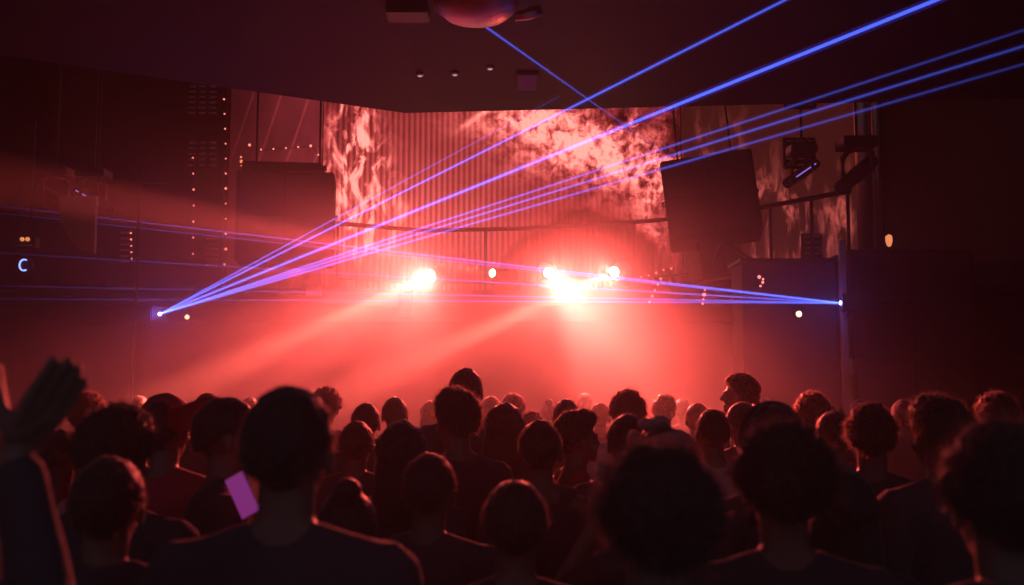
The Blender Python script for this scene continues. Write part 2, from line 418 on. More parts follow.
# ------------------------------------------------------------------ moving head lights
def spot(name, loc, aim, power, col, size, blend=.8, rad=.2):
    ld = bpy.data.lights.new(name, 'SPOT'); ld.energy = power; ld.color = col; ld.spot_size = R(size); ld.spot_blend = blend; ld.shadow_soft_size = rad
    o = bpy.data.objects.new(name, ld); C.objects.link(o); o.location = loc
    o.rotation_euler = (Vector(aim) - Vector(loc)).to_track_quat('-Z', 'Y').to_euler(); return o
def point(name, loc, power, col, rad=.03):
    ld = bpy.data.lights.new(name, 'POINT'); ld.energy = power; ld.color = col; ld.shadow_soft_size = rad
    o = bpy.data.objects.new(name, ld); C.objects.link(o); o.location = loc; return o
SPOTS = []
def moving_head(label, lens_at, aim, lit, power=0, spread=20, blend=.5, tint=(1, .09, .07), scale=1.0, hang=False, floor_z=None, strip=None, group='moving head lights', soft=.05, slim=1.0, field=0, fspread=70, fld=None, core=None):
    """lens_at: where the lens is; aim: point it shines at"""
    lens_at = Vector(lens_at); d = (Vector(aim) - lens_at).normalized()
    hc = lens_at - d * .17 * scale
    bz = hc.z - .27 * scale if not hang else hc.z + .27 * scale
    t = thing('moving_head_light', label, 'stage light', (hc.x, hc.y, bz), group=group)
    o = Vector(t.location); L = hc - o; sg = -1 if hang else 1
    bm = NB(); box(bm, (0, 0, sg * .04 * scale), (.26 * scale, .22 * scale, .08 * scale)); link('base', bm, M['black'], t, bevel=.012)
    if hang:
        bm = NB(); tube(bm, [(0, 0, 0), (0, 0, 7.19 - bz)], .014, 8); link('hanger', bm, M['rail'], t)
    side = d.cross(Vector((0, 0, 1))).normalized()
    bm = NB()
    for s in (-1, 1):
        q = side * s * .13 * scale
        tube(bm, [q * .6 + Vector((0, 0, sg * .08 * scale)), q + Vector((0, 0, sg * .13 * scale)), q + L], .02 * scale, 8)
    tube(bm, [side * -.09 * scale + Vector((0, 0, sg * .08 * scale)), side * .09 * scale + Vector((0, 0, sg * .08 * scale))], .02 * scale, 8)
    link('yoke', bm, M['black'], t, True)
    rr = [r * slim for r in (.085, .095, .105, .1, .1)]
    ps = [p / slim ** .7 for p in (-.15, -.1, 0, .12, .16)]
    bm = NB(); tube(bm, [L + d * p * scale for p in ps], [r * scale for r in rr], 20)
    h = link('head', bm, M['black'], t, True)
    bm = NB(); tube(bm, [L + d * .158 * scale / slim ** .7, L + d * .166 * scale / slim ** .7], [.072 * scale * slim, .068 * scale * slim], 20)
    link('lens', bm, M['lens'] if lit else M['lensoff'], h, True)
    if strip:  # violet glint on the housing, put in as a glowing bar
        bm = NB(); q = side.cross(d) * -.1 * scale
        box(bm, L + q * 0 - Vector((0, .107 * scale, 0)), (.25 * scale, .012, .012), (0, math.atan2(-d.z, d.x), 0)); link('violet_glint', bm, M[strip], h)
    if lit and power:
        ld = bpy.data.lights.new('stage_beam', 'SPOT'); ld.energy = power; ld.color = tint
        ld.spot_size = R(spread); ld.spot_blend = blend; ld.shadow_soft_size = soft; ld.use_nodes = False
        lo_ = bpy.data.objects.new('stage_beam', ld); C.objects.link(lo_)
        lo_.location = lens_at + d * .02; lo_.rotation_euler = d.to_track_quat('-Z', 'Y').to_euler()
        SPOTS.append(lo_)
        if core: spot('stage_core', lens_at + d * .02, aim, core[0], (1, .12, .08), core[1], 1, .04)
        if field:
            l2 = bpy.data.lights.new('stage_field', 'SPOT'); l2.energy = field; l2.color = tint
            l2.spot_size = R(fspread); l2.spot_blend = 1; l2.shadow_soft_size = soft
            o2 = bpy.data.objects.new('stage_field', l2); C.objects.link(o2); o2.location = lens_at + d * .02
            dd = (Vector(fld) - lens_at) if fld is not None else d
            o2.rotation_euler = dd.to_track_quat('-Z', 'Y').to_euler()
    return t

PW = 1.0
L1 = at(430, 275, 12.55); L4 = at(492, 273, 12.7); L2 = at(549, 273, 12.5); L3 = at(614, 272, 12.3)
moving_head('lit stage light with its beam slanting down to the left, left of the four', L1, at(215, 375, 9.4), True, 6000, 26, .9, scale=.85, field=2600, fspread=54, fld=at(190, 430, 6.0), core=(26000, 6.5))
moving_head('lit stage light throwing a narrow beam level to the left', L4, at(330, 242.5, 10.9), True, 26000, 5.5, .6, scale=.7)
moving_head('lit stage light with its beam slanting down to the right', L2, at(668, 396, 8.6), True, 6000, 28, .9, scale=.85, field=2000, fspread=46, fld=at(680, 430, 6.0), core=(5000, 8))
moving_head('lit stage light at the right of the four, its beam slanting down to the left', L3, at(385, 375, 9.2), True, 3200, 20, .9, scale=.85, field=1400, fspread=50, fld=at(420, 430, 6.0), core=(38000, 5.5))
# small added uplight, no source seen, to redden the smoke behind the left speaker
p = at(306, 283, 13.3); p.z = DECK
t = thing('added_uplight', 'small round added floor light on the balcony below the left hanging speaker, put in unseen to redden the haze', 'added floor light', p)
bm = NB(); lathe(bm, [(0, 0), (.09, 0), (.1, .02), (.1, .1), (.085, .1), (.085, .085), (0, .085)], 24); link('housing', bm, M['black'], t)
bm = NB(); lathe(bm, [(0, .087), (.08, .087), (.07, .1), (0, .104)], 24); link('lens', bm, M['bead'], t, True)
ul = spot('added_uplight_beam', p + Vector((0, 0, .13)), at(170, 190, 12.6), 500, (1, .08, .07), 85, 1, .06)

# unlit ones: left pair, right pair
moving_head('dark stage light hanging far left, the outer of two', at(66, 204, 10.5), at(130, 240, 10.0), False, scale=1.2, slim=.5, hang=True, group='unlit hanging stage lights')
moving_head('dark violet-edged stage light hanging beside the amber shade on the left', at(104, 206, 10.5), at(170, 245, 10.0), False, scale=1.2, slim=.5, hang=True, group='unlit hanging stage lights', strip='violet')
moving_head('dark stage light with a thin violet glint at the right of the backdrop', at(792, 180, 10.5), at(740, 215, 10.1), False, scale=1.1, slim=.5, hang=True, strip='violet', group='unlit hanging stage lights')
moving_head('dark stage light hanging against the right pipes', at(846, 184, 9.9), at(800, 225, 9.5), False, scale=1.35, slim=.55, hang=True, group='unlit hanging stage lights')

# amber quarter-disc shade on the left
pc = at(96, 196, 10.2)
t = thing('lamp_shade_panel', 'amber quarter-round shade hanging under the left stage lights', 'shade', pc)
bm = NB(); n = 18; k = 10.2 / F
fr_ = [Vector((.0, 0, 0))] + [Vector((-38 * k * math.cos(a), 0, -58 * k * math.sin(a))) for a in [R(90) * i / n for i in range(n + 1)]]
f1 = [bm.verts.new(p) for p in fr_]; f2 = [bm.verts.new(p + Vector((0, .06, 0))) for p in fr_]
bm.faces.new(f1); bm.faces.new(f2[::-1])
for i in range(len(f1)): bm.faces.new((f1[i], f1[(i + 1) % len(f1)], f2[(i + 1) % len(f2)], f2[i]))
bmesh.ops.recalc_face_normals(bm, faces=bm.faces)
link('shade', bm, M['dish'], t)
bm = NB(); tube(bm, [(0, .03, 0), (0, .03, 2.6)], .012, 8); link('hanger', bm, M['rail'], t)

# ------------------------------------------------------------------ laser projectors
def laser_unit(label, p, face):
    t = thing('laser_projector', label, 'laser projector', p, group='laser projectors')
    f = Vector(face).normalized(); ry = math.atan2(f.y, f.x)
    t.rotation_euler = (0, 0, ry)
    bm = NB(); box(bm, (-.16, 0, 0), (.3, .22, .16)); link('housing', bm, M['black'], t, bevel=.012)
    bm = NB(); lathe(bm, [(.0, .0), (.018, .0), (.018, .012), (0, .012)], 16)
    bmesh.ops.rotate(bm, verts=bm.verts, matrix=Matrix.Rotation(R(90), 3, 'Y')); bmesh.ops.translate(bm, verts=bm.verts, vec=(-.01, 0, 0))
    link('aperture', bm, M['laserap'], t)
    return t
S1 = at(160, 314, 11.0); S2 = at(840, 303, 9.3)
t = laser_unit('laser projector on the left pole firing blue beams up to the right', S1, (1, -.6, 0))
bm = NB(); tube(bm, [(-.3, 0, .0), (-.38, 0, 0)], .03, 10); link('bracket', bm, M['black'], t)
t = laser_unit('laser projector on the right post firing blue beams to the left', S2, (-1, .2, 0))
# pole carrying the left projector
pp = S1 + Vector((-.33, .2, 0)); pp = Vector((S1.x - .36, S1.y + .22, 0))
t = thing('light_pole', 'slim dark floor pole carrying the left laser projector', 'pole', pp)
bm = NB(); tube(bm, [(0, 0, .03), (0, 0, 4.4)], .02, 12); link('pole', bm, M['rail'], t, True)
bm = NB(); lathe(bm, [(0, 0), (.3, 0), (.3, .03), (0, .03)], 28); link('base', bm, M['black'], t)
bm = NB(); tube(bm, [(-.35, 0, 4.2), (.35, 0, 4.2)], .022, 8); link('crossbar', bm, M['rail'], t, True)

def beam_mat(name, col, s0, s1, p0, p1):  # haze-scattered laser light painted as emission, changing along the beam
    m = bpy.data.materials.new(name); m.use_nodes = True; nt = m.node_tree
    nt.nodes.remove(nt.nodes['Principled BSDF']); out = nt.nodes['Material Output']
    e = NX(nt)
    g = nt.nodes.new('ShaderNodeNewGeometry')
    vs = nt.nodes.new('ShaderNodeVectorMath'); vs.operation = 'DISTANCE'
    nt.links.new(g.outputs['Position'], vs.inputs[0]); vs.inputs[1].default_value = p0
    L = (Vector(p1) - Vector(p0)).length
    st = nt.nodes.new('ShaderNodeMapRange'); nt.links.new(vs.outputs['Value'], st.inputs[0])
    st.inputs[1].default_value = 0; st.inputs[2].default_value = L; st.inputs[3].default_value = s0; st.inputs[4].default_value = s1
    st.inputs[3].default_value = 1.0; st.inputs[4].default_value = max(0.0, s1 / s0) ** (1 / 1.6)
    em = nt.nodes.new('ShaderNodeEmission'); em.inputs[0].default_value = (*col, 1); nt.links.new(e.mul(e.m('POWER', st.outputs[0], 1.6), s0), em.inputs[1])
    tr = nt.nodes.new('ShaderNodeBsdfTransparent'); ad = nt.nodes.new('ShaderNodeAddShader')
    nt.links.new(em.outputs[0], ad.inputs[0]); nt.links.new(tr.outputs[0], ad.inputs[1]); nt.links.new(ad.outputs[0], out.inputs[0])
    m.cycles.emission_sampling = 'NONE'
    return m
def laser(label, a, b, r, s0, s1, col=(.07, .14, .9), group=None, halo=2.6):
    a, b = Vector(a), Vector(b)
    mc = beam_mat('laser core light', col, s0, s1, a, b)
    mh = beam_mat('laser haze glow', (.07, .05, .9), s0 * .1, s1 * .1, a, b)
    bm = NB(); tube(bm, [a, b], r, 10, 0, False); tube(bm, [a, b], r * halo, 12, 1, False)  # glowing core tube and wider halo tube stand in for lit haze
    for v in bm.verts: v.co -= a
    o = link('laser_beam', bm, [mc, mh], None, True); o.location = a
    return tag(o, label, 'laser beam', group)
def extend(a, b, k): return a + (b - a) * k
def until_ceiling(a, b, z=HC - .02):
    return a + (b - a) * ((z - a.z) / (b.z - a.z))
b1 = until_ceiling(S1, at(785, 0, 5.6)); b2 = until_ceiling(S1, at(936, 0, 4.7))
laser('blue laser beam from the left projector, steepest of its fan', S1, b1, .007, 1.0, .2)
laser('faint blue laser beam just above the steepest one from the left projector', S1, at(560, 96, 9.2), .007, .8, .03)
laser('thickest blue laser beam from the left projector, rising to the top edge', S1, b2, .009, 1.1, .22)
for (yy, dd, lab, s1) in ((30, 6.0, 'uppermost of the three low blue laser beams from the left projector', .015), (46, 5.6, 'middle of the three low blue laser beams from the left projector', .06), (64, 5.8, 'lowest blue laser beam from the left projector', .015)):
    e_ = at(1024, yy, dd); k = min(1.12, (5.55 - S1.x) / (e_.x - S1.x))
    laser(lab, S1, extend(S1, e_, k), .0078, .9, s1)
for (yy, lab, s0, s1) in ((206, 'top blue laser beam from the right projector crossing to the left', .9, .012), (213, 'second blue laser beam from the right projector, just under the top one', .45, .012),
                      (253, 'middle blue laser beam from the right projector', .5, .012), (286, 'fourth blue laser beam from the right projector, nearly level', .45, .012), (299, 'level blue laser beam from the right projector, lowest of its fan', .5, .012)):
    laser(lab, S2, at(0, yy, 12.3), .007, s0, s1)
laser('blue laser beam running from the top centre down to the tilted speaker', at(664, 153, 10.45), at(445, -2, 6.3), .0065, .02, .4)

# ------------------------------------------------------------------ ceiling fittings
p = at(476, 8, 6.3)
t = thing('ceiling_lamp', 'wide shallow metal bowl lamp under the ceiling, catching red light', 'ceiling lamp', (p.x, p.y, HC))
zb = p.z - HC
bm = NB(); lathe(bm, [(.0, -.13), (.1, -.125), (.2, -.09), (.27, -.03), (.285, .03), (.275, .03), (.26, -.02), (.19, -.075), (.1, -.11), (0, -.115)], 40, (0, 0, zb + .03)); link('bowl', bm, M['chrome'], t, True)
bm = NB(); tube(bm, [(0, 0, zb - .05), (0, 0, 0)], .03, 12); link('stem', bm, M['metal'], t, True)
bm = NB()
for a in range(3):
    q = 2 * math.pi * a / 3
    tube(bm, [(.27 * math.cos(q), .27 * math.sin(q), zb + .05), (.02 * math.cos(q), .02 * math.sin(q), zb + .3)], .008, 6)
link('arms', bm, M['metal'], t)
p = at(528, 14, 6.5)
t = thing('ceiling_spotlight', 'small metal spotlight beside the bowl lamp under the ceiling', 'spotlight', (p.x, p.y, HC))
zb = p.z - HC
bm = NB(); tube(bm, [(-.09, 0, zb - .02), (.0, 0, zb), (.09, 0, zb + .03)], [.03, .04, .035], 14); link('head', bm, M['chrome'], t, True)
bm = NB(); tube(bm, [(0, 0, zb + .02), (0, 0, 0)], .012, 8); link('stem', bm, M['metal'], t, True)
p = on_ceil(408, 4)
t = thing('ceiling_box', 'dim rectangular metal box on the ceiling left of the bowl lamp', 'ceiling box', p)
bm = NB(); box(bm, (0, 0, -.05), (.3, .22, .1)); link('housing', bm, M['black'], t, bevel=.01)
for (px_, py_, lab) in ((420, 73, 'tiny pale ceiling downlight, leftmost of three'), (455, 72, 'tiny pale ceiling downlight in the middle of three'), (490, 66, 'tiny pale ceiling downlight, rightmost of three')):
    p = on_ceil(px_, py_)
    t = thing('downlight', lab, 'downlight', p, group='small ceiling downlights')
    bm = NB(); lathe(bm, [(.0, 0), (.035, 0), (.03, -.025), (0, -.025)], 20); link('trim_ring', bm, M['metal'], t, True)
    bm = NB(); lathe(bm, [(.0, -.026), (.02, -.026), (.018, -.032), (0, -.032)], 16); link('bulb', bm, M['whiteled'], t, True)
p = on_ceil(527, 80)
t = thing('ceiling_vent', 'small slatted vent in the ceiling near its edge', 'vent', p)
bm = NB(); box(bm, (0, 0, -.01), (.2, .5, .02)); link('frame', bm, M['ceil'], t, bevel=.004)
bm = NB()
for i in range(9): box(bm, (0, -.2 + .05 * i, -.025), (.17, .012, .02), (.5, 0, 0))
link('slats', bm, M['slat'], t)

# ------------------------------------------------------------------ pipes and small lights on the right
for px_, y0, y1, r, lab in ((864, 150, 250, .085, 'thick shiny vertical pipe beside the backdrop'), (878, 100, 250, .045, 'thin shiny vertical pipe next to the thick one')):
    p = at(px_, 200, 11.4)
    t = thing('wall_pipe', lab, 'pipe', (p.x, p.y, DECK))
    bm = NB(); tube(bm, [(0, 0, 0), (0, 0, 3.9)], r, 20); link('pipe', bm, M['brass'], t, True)
    bm = NB()
    for z in (.1, 1.1, 2.2, 3.2): tube(bm, [(0, 0, z), (0, 0, z + .05)], r * 1.15, 20)
    link('collars', bm, M['metal'], t)
p = at(889, 241, 9.9)
t = thing('wall_lamp', 'small warm orange lamp glowing above the right speaker stack', 'lamp', (p.x, p.y, hh))
zz = p.z - hh
bm = NB(); lathe(bm, [(.0, 0), (.06, 0), (.055, .02), (.012, .03), (.012, zz - .065), (0, zz - .065)], 20); link('base', bm, M['black'], t)
bm = NB(); lathe(bm, [(.0, zz - .06), (.02, zz - .05), (.034, zz), (.032, zz + .05), (0, zz + .07)], 20); link('bulb', bm, M['warm'], t, True)
for (px_, py_, Yq, lab) in ((799, 314, 9.72, 'single pale light dot on the dark counter front below the right lasers'), (187, 317, 12.8, 'single pale light dot right of the left laser projector')):
    p = at(px_, py_, Yq)
    t = thing('indicator_lamp', lab, 'indicator light', p, group='pale indicator lights')
    bm = NB(); lathe(bm, [(0, 0), (.04, 0), (.04, .06), (0, .06)], 16); bmesh.ops.rotate(bm, verts=bm.verts, matrix=Matrix.Rotation(R(-90), 3, 'X')); link('housing', bm, M['black'], t)
    bm = NB(); lathe(bm, [(0, -.025), (.02, -.015), (.03, 0), (0, .01)], 16); bmesh.ops.rotate(bm, verts=bm.verts, matrix=Matrix.Rotation(R(-90), 3, 'X')); link('bulb', bm, M['warm2'], t, True)
    if px_ == 187:
        bm = NB(); tube(bm, [(0, .05, 0), (0, .05, .25)], .012, 8); link('hanger', bm, M['rail'], t)
# left: two orange bulbs in a box, blue ring light
p = at(25, 241, 10.0)
t = thing('wall_light', 'small box light with two glowing orange bulbs at far left', 'light', (p.x, p.y, p.z))
bm = NB(); box(bm, (0, .08, 0), (.17, .12, .12)); link('housing', bm, M['black'], t, bevel=.01)
for sx in (-.035, .02):
    bm = NB(); bmesh.ops.create_icosphere(bm, subdivisions=3, radius=.022); bmesh.ops.translate(bm, verts=bm.verts, vec=(sx, .01, .02)); link('bulb', bm, M['warm'], t, True)
bm = NB(); box(bm, (0, -.0, -.045), (.14, .03, .012)); link('lip', bm, M['brass'], t)
bm = NB(); tube(bm, [(0, .1, 0), (-.0, .1, HC - p.z)], .012, 8); link('hanger', bm, M['rail'], t)
p = at(24, 265, 9.8)
t = thing('ring_light', 'small blue glowing ring light below the orange box light', 'light', p)
bm = NB()
for k in range(20):
    a0, a1 = R(60 + 12 * k), R(60 + 12 * (k + 1))
    tube(bm, [(.045 * math.cos(a0), 0, .055 * math.sin(a0)), (.045 * math.cos(a1), 0, .055 * math.sin(a1))], .008, 6)
link('ring', bm, M['bluering'], t)
bm = NB(); lathe(bm, [(0, 0), (.075, 0), (.075, .04), (0, .04)], 24); bmesh.ops.rotate(bm, verts=bm.verts, matrix=Matrix.Rotation(R(-90), 3, 'X')); bmesh.ops.translate(bm, verts=bm.verts, vec=(0, .01, 0)); link('housing', bm, M['black'], t)

# louvre panels on the back wall
def louvre(label, px0, py0, px1, py1, cols, rows, Yq=15.8):
    a, b = at(px0, py0, Yq), at(px1, py1, Yq)
    t = thing('louvre_panel', label, 'wall vent', ((a.x + b.x) / 2, Yq, (a.z + b.z) / 2), group='louvred wall vents')
    w, h = b.x - a.x, a.z - b.z
    bm = NB(); box(bm, (0, .02, 0), (w + .02, .04, h + .02)); link('frame', bm, M['wall'], t, bevel=.006)
    bm = NB()
    for c in range(cols):
        for r in range(rows):
            box(bm, (-w / 2 + w * (c + .5) / cols, -.02, h / 2 - h * (r + .5) / rows), (w / cols * .62, .03, .022), (.5, 0, 0))
    link('slats', bm, M['slat'], t)
louvre('louvred vent on the left wall, uppermost of that column', 188, 84, 218, 116, 3, 6, 14.6)
louvre('louvred vent on the left wall in the middle of its column', 188, 140, 218, 168, 3, 5, 14.6)
louvre('small louvred vent low on the left, under the red haze', 203, 236, 222, 268, 1, 6, 14.6)
louvre('small louvred vent at the far left beside the amber shade', 119, 230, 132, 265, 1, 6, 14.6)
louvre('louvred vent high on the right of the backdrop', 784, 72, 816, 108, 3, 6, 14.6)
louvre('louvred vent behind the right hanging stage light', 784, 138, 816, 168, 3, 5, 14.6)
louvre('louvred vent low behind the right balcony railing', 802, 234, 822, 262, 2, 5, 14.6)
louvre('tall louvred vent near the top right corner pipe', 862, 46, 874, 82, 1, 8, 14.6)
# partition walls carrying the louvres
bm = NB(); p0, p1 = at(60, 0, 14.75), at(230, 0, 14.75); box(bm, ((p0.x + p1.x) / 2, 14.8, 5.0), (p1.x - p0.x, .2, 3.9)); link('wall_partition_left', bm, M['wall'], kind='structure')
bm = NB(); p0, p1 = at(868, 0, 14.75), at(905, 0, 14.75); box(bm, ((p0.x + p1.x) / 2 , 14.8, 5.0), (p1.x - p0.x, .2, 3.9)); link('wall_partition_right', bm, M['wall'], kind='structure')

# string lights
def string_light(label, pts, nb, Yq, col='bead'):
    P = [at(x, y, Yq) for x, y in pts]
    t = thing('string_light', label, 'string light', P[0], group='strings of tiny lights')
    o = Vector(t.location)
    bm = NB(); tube(bm, [p - o for p in P], .004, 5); link('cord', bm, M['rail'], t)
    for i in range(nb):
        q = polyline_at(P, (i + .5) / nb) - o
        bm = NB(); bmesh.ops.create_icosphere(bm, subdivisions=2, radius=.012 + .01 * random.random() ** 2); bmesh.ops.translate(bm, verts=bm.verts, vec=q + Vector((0, -.012, 0)))
        link('bulb', bm, M[col], t, True)
string_light('string of tiny lights hanging at the edge of the left vents', [(193, 150), (194, 200), (193, 262)], 7, 14.4)
string_light('string of tiny lights hanging left of the hanging speaker', [(224, 92), (226, 150), (226, 250), (224, 272)], 12, 14.4)
string_light('short string of tiny lights beside the left hanging speaker', [(241, 155), (242, 168)], 3, 12.6, 'warm')
string_light('string of tiny lights sagging over the left hanging speaker', [(244, 143), (262, 150), (290, 148), (312, 146), (322, 160)], 7, 13.8, 'bead')
string_light('string of tiny lights hanging at far left by the small vent', [(131, 230), (132, 262)], 5, 14.3)
string_light('slanting string of tiny lights on the balcony right of the lit lamps', [(637, 278), (652, 275), (663, 270), (675, 268)], 5, 11.9)
string_light('dangling string of tiny lights under the laser beams', [(662, 276), (655, 290), (648, 305)], 5, 11.8)
string_light('string of tiny lights below the small wedge speaker', [(742, 276), (736, 292), (732, 302)], 5, 10.7)
string_light('short vertical string of tiny lights left of the right lasers', [(705, 288), (702, 306)], 4, 11.2)
string_light('string of tiny lights on the counter front', [(757, 276), (764, 280), (759, 288)], 4, 9.74)
string_light('string of tiny lights high at the top right', [(836, 44), (842, 52), (848, 70)], 4, 14.4, 'bead')

# paper sheets on the balcony front
for (x0, y0, x1, y1, lab) in ((398, 292, 414, 317, 'pale sheet of paper hanging below the left lit stage light'), (306, 287, 322, 296, 'small pale sheet on the balcony edge at left')):
    a, b = at(x0, y0, 12.45), at(x1, y1, 12.45)
    bm = NB(); box(bm, (0, 0, 0), (b.x - a.x, .01, a.z - b.z)); o = link('paper_sheet', bm, M['paper'], loc=((a.x + b.x) / 2, 12.45, (a.z + b.z) / 2)); tag(o, lab, 'paper sheet')

# ------------------------------------------------------------------ people
def ell(bm, c, r, seg=16):
    o = bmesh.ops.create_icosphere(bm, subdivisions=3, radius=1)
    bmesh.ops.transform(bm, matrix=Matrix.Translation(c) @ Matrix.Diagonal((*r, 1)), verts=o['verts'])
def capsule(bm, a, b, ra, rb, seg=14):
    a, b = Vector(a), Vector(b); d = (b - a)
    if d.length < 1e-5: return
    dn = d.normalized(); pts = []; rs = []
    for k in (0, .35, .75): pts.append(a - dn * ra * math.cos(k * math.pi / 2) ); rs.append(max(.001, ra * math.sin(k * math.pi / 2)))
    pts.append(a); rs.append(ra); pts.append(a.lerp(b, .5)); rs.append((ra + rb) / 2); pts.append(b); rs.append(rb)
    for k in (.75, .35, 0): pts.append(b + dn * rb * math.cos(k * math.pi / 2)); rs.append(max(.001, rb * math.sin(k * math.pi / 2)))
    tube(bm, pts, rs, seg)
def chain(bm, pts, rs):
    for (a, b, ra, rb) in zip(pts, pts[1:], rs, rs[1:]): capsule(bm, a, b, ra, rb)
def loft(bm, secs, seg=28):
    """secs: (z, cy, rx, ry)"""
    rings = [[bm.verts.new((rx * math.cos(a), cy + ry * math.sin(a), z)) for a in [2 * math.pi * k / seg for k in range(seg)]] for z, cy, rx, ry in secs]
    for a, b in zip(rings, rings[1:]):
        for k in range(seg): bm.faces.new((a[k], a[(k + 1) % seg], b[(k + 1) % seg], b[k]))
    bm.faces.new(rings[0][::-1]); bm.faces.new(rings[-1])

def hand(bm, w, d, n, side, curl=.35, inf=0, spread=.1, thumb_out=.6):
    """palm + four fingers + thumb. w wrist, d direction of fingers, n palm normal (fingers curl towards n), side: thumb side vector"""
    w, d, n = Vector(w), Vector(d).normalized(), Vector(n).normalized()
    s = d.cross(n).normalized() * side      # towards the thumb
    n = (n - d * n.dot(d)).normalized()
    for i, off in enumerate((.028, .010, -.010, -.028)):
        capsule(bm, w + s * off * .55 + d * .005, w + s * off + d * .085, .014, .0115, 10)
    capsule(bm, w + d * .03 + s * .012, w + d * .07 - s * .012, .016, .014)
    for i, (off, L) in enumerate(((.030, .072), (.010, .08), (-.010, .074), (-.029, .058))):
        p = w + s * off + d * .088; a = curl * (.5 + .12 * i)
        dd = (d + s * spread * (1.5 - i) * .6).normalized(); r = .0098
        for j, fr_ in enumerate((.45, .32, .23)):
            dd = (dd * math.cos(a) + n * math.sin(a)).normalized()
            q = p + dd * L * fr_; capsule(bm, p, q, r, r * .92, 9); p = q; r *= .92; a = curl * 1.1
    p = w + s * .024 + d * .025; dd = (d * .6 + s * thumb_out + n * .35).normalized(); r = .0135
    for fr_ in (.042, .034, .026):
        q = p + dd * fr_; capsule(bm, p, q, r, r * .9, 9); p = q; r *= .88; dd = (dd + d * .25 + n * .15).normalized()

SH, EL, WR = (.185, -.02, 1.405), (.235, -.035, 1.125), (.225, .05, .88)
def arms_for(pose):
    """per side: shoulder, elbow, wrist, finger dir, palm normal"""
    A = {}
    for s in (-1, 1):
        A[s] = [Vector((s * SH[0], SH[1], SH[2])), Vector((s * EL[0], EL[1], EL[2])), Vector((s * WR[0], WR[1], WR[2])), Vector((0, .12, -1)), Vector((-s, 0, 0)), .5]
    if pose == 'bent':
        for s in (-1, 1): A[s][1:] = [Vector((s * .25, -.0, 1.13)), Vector((s * .13, .23, 1.2)), Vector((-s * .5, .8, .3)), Vector((-s * .6, -.2, -.8)), .7]
    if pose == 'raise_right':
        A[1][1:] = [Vector((.27, .12, 1.52)), Vector((.22, .16, 1.78)), Vector((-.1, .05, 1)), Vector((-.2, 1, 0)), .25]
    if pose == 'clap':
        A[1][1:] = [Vector((.34, .2, 1.42)), Vector((.25, .243, 1.695)), Vector((.125, -.03, .165)), Vector((-.6, .7, .3)), .06]
        A[-1][1:] = [Vector((-.1, .22, 1.33)), Vector((.14, .26, 1.63)), Vector((.0, -.02, 1)), Vector((1, .1, 0)), .12]
    if pose == 'phone':
        A[1][1:] = [Vector((.25, -.02, 1.14)), Vector((.2, .1, 1.365)), Vector((.0, .12, .98)), Vector((-.9, .1, .1)), .4]
    if pose == 'cup':
        A[-1][1:] = [Vector((-.33, .15, 1.28)), Vector((-.2, .1, 1.53)), Vector((.05, .35, .9)), Vector((.6, .5, 0)), .8]
    return A

TORSO = [(.80, 0, .06, .05), (.86, 0, .145, .09), (.93, -.005, .165, .11), (1.02, 0, .15, .1), (1.10, .005, .138, .092), (1.2, .005, .15, .102), (1.30, 0, .168, .113), (1.38, -.01, .165, .105), (1.44, -.02, .11, .075), (1.48, -.02, .06, .055)]
def body_bm(pose, female=False, res=1):
    bm = NB(); A = arms_for(pose)
    fw = .9 if female else 1.0
    loft(bm, [(z, cy, rx * (fw if z > 1.0 else 1.02), ry * fw) for z, cy, rx, ry in TORSO])
    if female: ell(bm, (.07, .085, 1.27), (.06, .055, .06)); ell(bm, (-.07, .085, 1.27), (.06, .055, .06))
    # neck, trapezius
    chain(bm, [(0, .0, 1.60), (0, -.008, 1.52), (0, -.022, 1.43)], [.055, .053 * fw, .066 * fw])
    for s in (-1, 1):
        chain(bm, [(s * .02, -.025, 1.485), (s * .09, -.028, 1.447), (s * .165 * fw, -.02, 1.408)], [.042, .043, .055])
        sh, el, wr, fd, pn, cu = A[s]
        sh = Vector((sh.x * fw, sh.y, sh.z))
        mid = sh.lerp(el, .45); chain(bm, [sh, mid, el], [.056 * fw, .048 * fw, .038 * fw])
        m2 = el.lerp(wr, .3); chain(bm, [el, m2, wr], [.038 * fw, .04 * fw, .026 * fw])
        hand(bm, wr + (wr - el).normalized() * .008, fd, pn, side=-s if pose == 'x' else s, curl=cu, spread=.1 if cu > .2 else .015)
        # legs, feet
        chain(bm, [(s * .085, 0, .88), (s * .095, .012, .68), (s * .1, .012, .5)], [.088, .075, .054])
        chain(bm, [(s * .1, .012, .5), (s * .105, -.012, .35), (s * .11, -.015, .09)], [.052, .056, .036])
        chain(bm, [(s * .11, -.04, .04), (s * .115, .08, .04), (s * .12, .17, .03)], [.036, .036, .026])
    # head
    ell(bm, (0, -.012, 1.655), (.0745, .092, .093))
    ell(bm, (0, .028, 1.615), (.062, .066, .082))
    ell(bm, (0, .045, 1.572), (.046, .05, .045))
    ell(bm, (0, .082, 1.543), (.02, .016, .016))
    chain(bm, [(0, .09, 1.645), (0, .107, 1.612)], [.008, .0125])
    for s in (-1, 1):
        ell(bm, (s * .011, .1, 1.606), (.009, .011, .008))
        ell(bm, (s * .079, -.002, 1.622), (.009, .018, .031)); ell(bm, (s * .084, -.010, 1.634), (.006, .015, .017))
        ell(bm, (s * .029, .082, 1.632), (.014, .011, .009))
        capsule(bm, (s * .012, .091, 1.655), (s * .042, .078, 1.655), .009, .007)
        ell(bm, (s * .04, .068, 1.6), (.022, .02, .02))
    capsule(bm, (-.018, .090, 1.575), (.018, .090, 1.575), .0075, .0075)
    capsule(bm, (-.014, .089, 1.566), (.014, .089, 1.566), .0075, .0075)
    return bm

